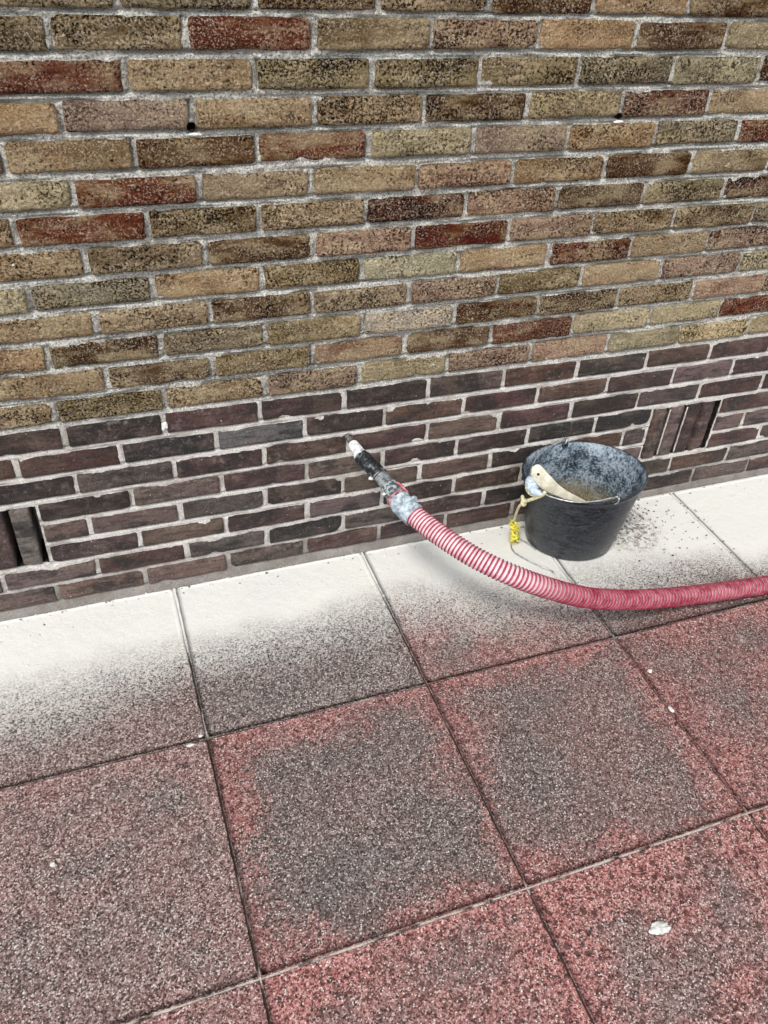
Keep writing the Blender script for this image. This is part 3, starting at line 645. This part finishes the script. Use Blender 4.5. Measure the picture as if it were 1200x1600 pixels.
# ------------------------------------------------------------------ cord on the bucket handle and wire hook on the paving
cord = empty('yellow_cord', (1.10, -.12, .1), 'knotted cream and yellow cord hanging from the bucket handle', 'cord')
def twisted(P, r, seg=10):
    P, s = resample(np.asarray(P), .0012); return tube(P, lambda i, th: r * (1 + .16 * np.sin(3 * (th + i * .28)) + .06 * fbm(i * .3, th * 2, 2, 3)), seg)
st1 = catmull([[1.1160, -.1820, .2515], [1.1120, -.1790, .2400], [1.1035, -.1660, .2225], [1.0960, -.1500, .2050], [1.0905, -.1360, .1900]], 10)
mesh('cord_strand', *twisted(st1, .0047), M_CORD, cord)
st2 = catmull([[1.0905, -.1340, .1860], [1.0890, -.1220, .1650], [1.0960, -.1040, .1300], [1.1050, -.0880, .0950], [1.1110, -.0800, .0760]], 8)
mesh('cord_strand', *twisted(st2, .0036), M_CORD, cord)
st3 = catmull([[1.1080, -.176, .241], [1.1000, -.165, .230], [1.0930, -.150, .2270], [1.0915, -.135, .2320], [1.0965, -.125, .240]], 8)
mesh('cord_loop', *twisted(st3, .0036), M_CORD, cord)
kn = []
for c_, r_ in (((1.0905, -.136, .188), .0100), ((1.0890, -.131, .1965), .0075), ((1.0960, -.131, .1830), .0070)):
    th = np.linspace(0, 2 * math.pi, 26); ax = np.array([.8, .3, .4]) if r_ > .008 else np.array([.2, .8, .6]); bx = np.array([-.2, .4, .9])
    kn.append(tube(np.array(c_) + r_ * .62 * (np.cos(th)[:, None] * ax + np.sin(th)[:, None] * bx), .0045, 8))
V, F = join(kn); mesh('knot', V, F, M_CORD, cord)
bl = []
rb_ = random.Random(5)
for q in range(9):                                         # loosely knotted, frayed tangle
    cz = .066 - q * .0062; cc = np.array([1.1115 + .0010 * q + rb_.uniform(-.003, .003), -.080 - .0010 * q + rb_.uniform(-.003, .003), cz])
    ax = np.array([rb_.gauss(0, 1) for _ in range(3)]); ax[2] *= .7; ax /= np.linalg.norm(ax); bx = np.cross(ax, [rb_.gauss(0, 1) for _ in range(3)]); bx /= np.linalg.norm(bx)
    th = np.linspace(0, 2 * math.pi * rb_.uniform(.8, 1.3), 26); ra, rbb = rb_.uniform(.007, .0115), rb_.uniform(.0055, .009)
    P = cc + ra * np.cos(th)[:, None] * ax + rbb * np.sin(th)[:, None] * bx + .0022 * np.stack([fbm(th * 1.3, th * 0 + q, 2, 1), fbm(th * 1.3, th * 0 + q, 2, 2), fbm(th * 1.3, th * 0 + q, 2, 3)], 1)
    P[:, 2] = np.maximum(P[:, 2], .0045)
    bl.append(tube(P, lambda i, t: .0036 * (1 + .18 * np.sin(3 * (t + i * .9)) + .25 * fbm(i * .5, t * 2, 2, q)), 9))
for q in range(70):
    z = rb_.uniform(.012, .074); a0 = rb_.uniform(0, 6.28); c_ = np.array([1.1165 - (z - .03) * .1, -.085, z]); d_ = np.array([math.cos(a0), math.sin(a0), rb_.uniform(-.7, .7)]); L = rb_.uniform(.8, 1.5)
    P = np.array([c_ + d_ * .007, c_ + d_ * .0115 * L, c_ + d_ * .0150 * L + [rb_.gauss(0, .002), rb_.gauss(0, .002), rb_.uniform(-.005, .004)]]); P[:, 2] = np.maximum(P[:, 2], .002)
    bl.append(tube(P, [.0010, .0008, .0004], 4))
V, F = join(bl); mesh('cord_bundle', V, F, M_YELLOW, cord)
wp = catmull([[1.1200, -.0800, .016], [1.1110, -.0860, .0075], [1.1025, -.1010, .0045], [1.1007, -.1250, .0042], [1.1140, -.1550, .0042], [1.1437, -.1974, .0042], [1.1600, -.2160, .0042], [1.1640, -.2280, .006], [1.1610, -.2360, .010]], 10)
wp2 = catmull([[1.1250, -.0780, .018], [1.1430, -.0860, .0085], [1.1560, -.1080, .006], [1.1640, -.1320, .005]], 8)
V, F = join([tube(resample(wp, .004)[0], .0018, 7), tube(resample(wp2, .004)[0], .0018, 7)])
tag(mesh('wire_hook', V, F, M_WIRE, None, True, (1.12, -.15, 0)), 'bent steel wire hook lying on the white dust beside the bucket', 'wire')

# ------------------------------------------------------------------ hose with taped injection nozzle
hose = empty('hose', (.85, -.35, 0), 'ribbed red suction hose with taped nozzle stuck into the brick wall', 'hose')
hpts = [[.7163, -.2340, .3206], [.7278, -.2577, .316], [.7667, -.3264, .3022], [.8164, -.394, .2869], [.8844, -.4500, .2652], [.9774, -.4744, .2206], [1.0908, -.4765, .1626], [1.2211, -.4620, .1070], [1.3541, -.4480, .0640],
        [1.4817, -.4440, .0400], [1.585, -.447, .0305], [1.6839, -.4551, .0282], [1.85, -.475, .0278], [2.1, -.52, .0278], [2.4, -.62, .0278], [2.7, -.80, .0278]]
HP, hs_ = resample(catmull(hpts, 24), .0011)
HR = .0252
HPH = np.cumsum(.0011 / np.interp(hs_, [0, .12, .40, .60], [.0078, .0084, .0108, .0112]))
def hrad(i, th):
    ph = (HPH[i] + th / (2 * math.pi)) % 1.0
    w = np.clip(1 - np.abs(ph - .5) / .33, 0, 1); w = w * w * (3 - 2 * w)
    return HR - .0026 + .0026 * w
seg = 40
V, F = tube(HP, hrad, seg); hb = mesh('hose_tube', V, F, M_HOSE, hose, True, (.85, -.35, 0))
th = np.linspace(0, 2 * math.pi, seg, endpoint=False)[None, :]; ph = (HPH[:, None] + th / (2 * math.pi)) % 1.0
w = 1 - np.abs(ph - .5) * 2
a1 = hb.data.attributes.new('rib', 'FLOAT', 'POINT'); a1.data.foreach_set('value', w.ravel().astype(np.float32))
a2 = hb.data.attributes.new('run', 'FLOAT', 'POINT'); a2.data.foreach_set('value', np.repeat(np.clip(hs_ / .9, 0, 1), seg).astype(np.float32))
NZ = [[.6514, .0300, .3750], [.6502, -.0088, .3775], [.6516, -.0297, .3779], [.6587, -.0679, .3687], [.6705, -.1001, .3607], [.683, -.1251, .3535], [.6919, -.1506, .3439], [.7001, -.1774, .3357], [.7065, -.2043, .3282], [.7163, -.234, .3206], [.7278, -.2577, .316]]
NP, ns = resample(catmull(NZ, 14), .0012); SL = ns[-1]
def cut(y0, y1):                                           # slice of the nozzle axis by distance out of the wall
    m = (-NP[:, 1] >= y0) & (-NP[:, 1] <= y1); return NP[m]
def wrapped(P, r0, r1, amp, seed, fr=.22, seg=28, spiral=0.):
    n_ = len(P)
    return tube(P, lambda i, t: (r0 + (r1 - r0) * i / n_) * (1 + amp * fbm(i * fr + t * 0, np.cos(t) * 1.7 + np.sin(t) * .9 + seed, 3, seed) + spiral * ((i * .0012 / .02 + t / 6.283) % 1.0 - .5)), seg)
mesh('steel_tube', *wrapped(cut(-.03, .040), .0072, .0078, .03, 1), M_STEEL, hose)
mesh('white_tape', *wrapped(cut(.030, .078), .0120, .0172, .07, 2), M_WHITETAPE, hose)
mesh('black_tape', *wrapped(cut(.072, .136), .0185, .0180, .20, 3, .34), M_BLACKTAPE, hose)
mesh('nozzle_pipe', *wrapped(cut(.130, .182), .0165, .0178, .01, 4), M_PIPE, hose)
mesh('nozzle_collar', *wrapped(cut(.129, .133), .0182, .0182, .01, 4), M_PIPE, hose)
mesh('grey_tape', *wrapped(cut(.164, .206), .0200, .0250, .05, 5, .15, spiral=.05), M_GREYTAPE, hose)
for y_ in (.1985, .2055): mesh('red_ring', *wrapped(cut(y_, y_ + .0034), .0262, .0264, .02, 6), M_REDRING, hose)
mesh('blue_grey_tape', *wrapped(cut(.205, .262), .0262, .0272, .07, 7, .25, spiral=.07), M_CLOTH, hose)
def rel(y, a, b, c):                                       # point beside the nozzle axis
    i = int(np.argmin(np.abs(-NP[:, 1] - y))); return NP[i] + np.array([a, b, c])
v, f = lump(rel(.222, .024, -.002, .016), (.009, .006, .006), 5, 3, .6, 2.); mesh('tape_end', v, f, M_CLOTH, hose)
v, f = lump(rel(.180, -.021, -.006, .000), (.006, .004, .004), 8, 2, .5, 2.); mesh('tape_end', v, f, M_WHITETAPE, hose)
v, f = lump(rel(.120, -.010, -.004, -.016), (.009, .005, .005), 9, 2, .4, 2.); mesh('tape_end', v, f, M_WHITETAPE, hose)
mesh('red_strip', *tube(np.array([rel(.172, .013, -.004, .0185), rel(.185, .0175, -.004, .019), rel(.204, .0215, -.004, .0175)]), [.0024, .0034, .0022], 8), M_REDRING, hose)
mesh('tube_eyelet', *tube(NP[:1] + np.array([[0.0008, -.0305, .0022]]) + .0088 * np.stack([np.cos(np.linspace(-.4, 3.6, 14)), 0 * np.linspace(-.4, 3.6, 14), np.sin(np.linspace(-.4, 3.6, 14))], 1), .0016, 6), M_STEEL, hose)

# ------------------------------------------------------------------ loose bits
def chip(name, x, y, r, seed, label, cat, mat=M_STONE, group=None):
    v, f = lump((x, y, r[2] * .55), r, seed, 3, .55, 1.5); v[:, 2] = np.maximum(v[:, 2], .0002)
    tag(mesh(name, v, f, mat, None, True, (x, y, 0)), label, cat, group)
v, f = lump((0, 0, 0), (.0185, .0105, .0075), 4, 4, .42, 2.3)
v = np.asarray(v) @ np.array(Matrix.Rotation(-.12, 3, 'Z')).T + [.889, -1.123, .0045]; v[:, 2] = np.clip(v[:, 2], .0002, .0115)
tag(mesh('mortar_chip', v, f, M_STONE, None, True, (.889, -1.123, 0)), 'large white mortar chip lying on the red slab nearest the camera', 'chip')
chip('mortar_chip', 1.221, -.600, (.0055, .0045, .003), 11, 'small white chip beside the slab joint below the hose', 'chip')
chip('mortar_chip', 1.203, -.712, (.0045, .0085, .003), 12, 'long pale grey chip wedged in the slab joint', 'chip')
chip('mortar_chip', -.119, -.672, (.0046, .0046, .0035), 13, 'tiny round white chip on the grey slab at far left', 'chip')
chip('mortar_chip', .160, -.4875, (.0095, .0032, .002), 14, 'flat pale mortar flake along the slab joint at left', 'chip')
chip('mortar_chip', .184, -.470, (.0050, .0042, .002), 15, 'cream mortar crumb at the corner where the left slabs meet', 'chip')
cr = []
for q in range(300):
    if q < 110: x, y = random.gauss(1.50, .055), random.gauss(-.055, .03)
    elif q < 230: x, y = random.uniform(1.36, 1.72), random.uniform(-.30, -.03)
    else: x, y = random.uniform(-.2, 2.0), -abs(random.gauss(0, .018)) - .004
    if y > -.003: continue
    r_ = random.uniform(.0010, .0030) * (1.25 if q < 110 else 1.)
    cr.append(lump((x, y, r_ * .5), (r_ * random.uniform(.8, 1.6), r_, r_ * .7), q, 1, .6))
V, F = join(cr); tag(mesh('crumbs', V, F, M_CRUMB, None, True, (1.5, -.1, 0)), 'dark mortar and brick crumbs scattered on the dust beside the bucket', 'crumbs', kind='stuff')
dl = []
for q in range(330):
    x = random.uniform(-.35, 2.1); y = -abs(random.gauss(0, .11)) - .004
    if random.random() < .35: y = -abs(random.gauss(0, .012)) - .004
    r_ = random.choice((.0008, .0012, .0016, .0024)) * random.uniform(.7, 1.3)
    if math.hypot(x - BX, y - BY) < .135: continue
    dl.append(lump((x, y, r_ * .25), (r_ * random.uniform(.9, 1.8), r_ * random.uniform(.8, 1.3), r_ * .6), q + 500, 1, .7))
V, F = join(dl); tag(mesh('dust_clumps', V, F, M_STONE, None, True, (.9, -.1, 0)), 'small pale clumps of cement dust along the foot of the wall', 'dust', kind='stuff')
print('bricks', n_bricks)
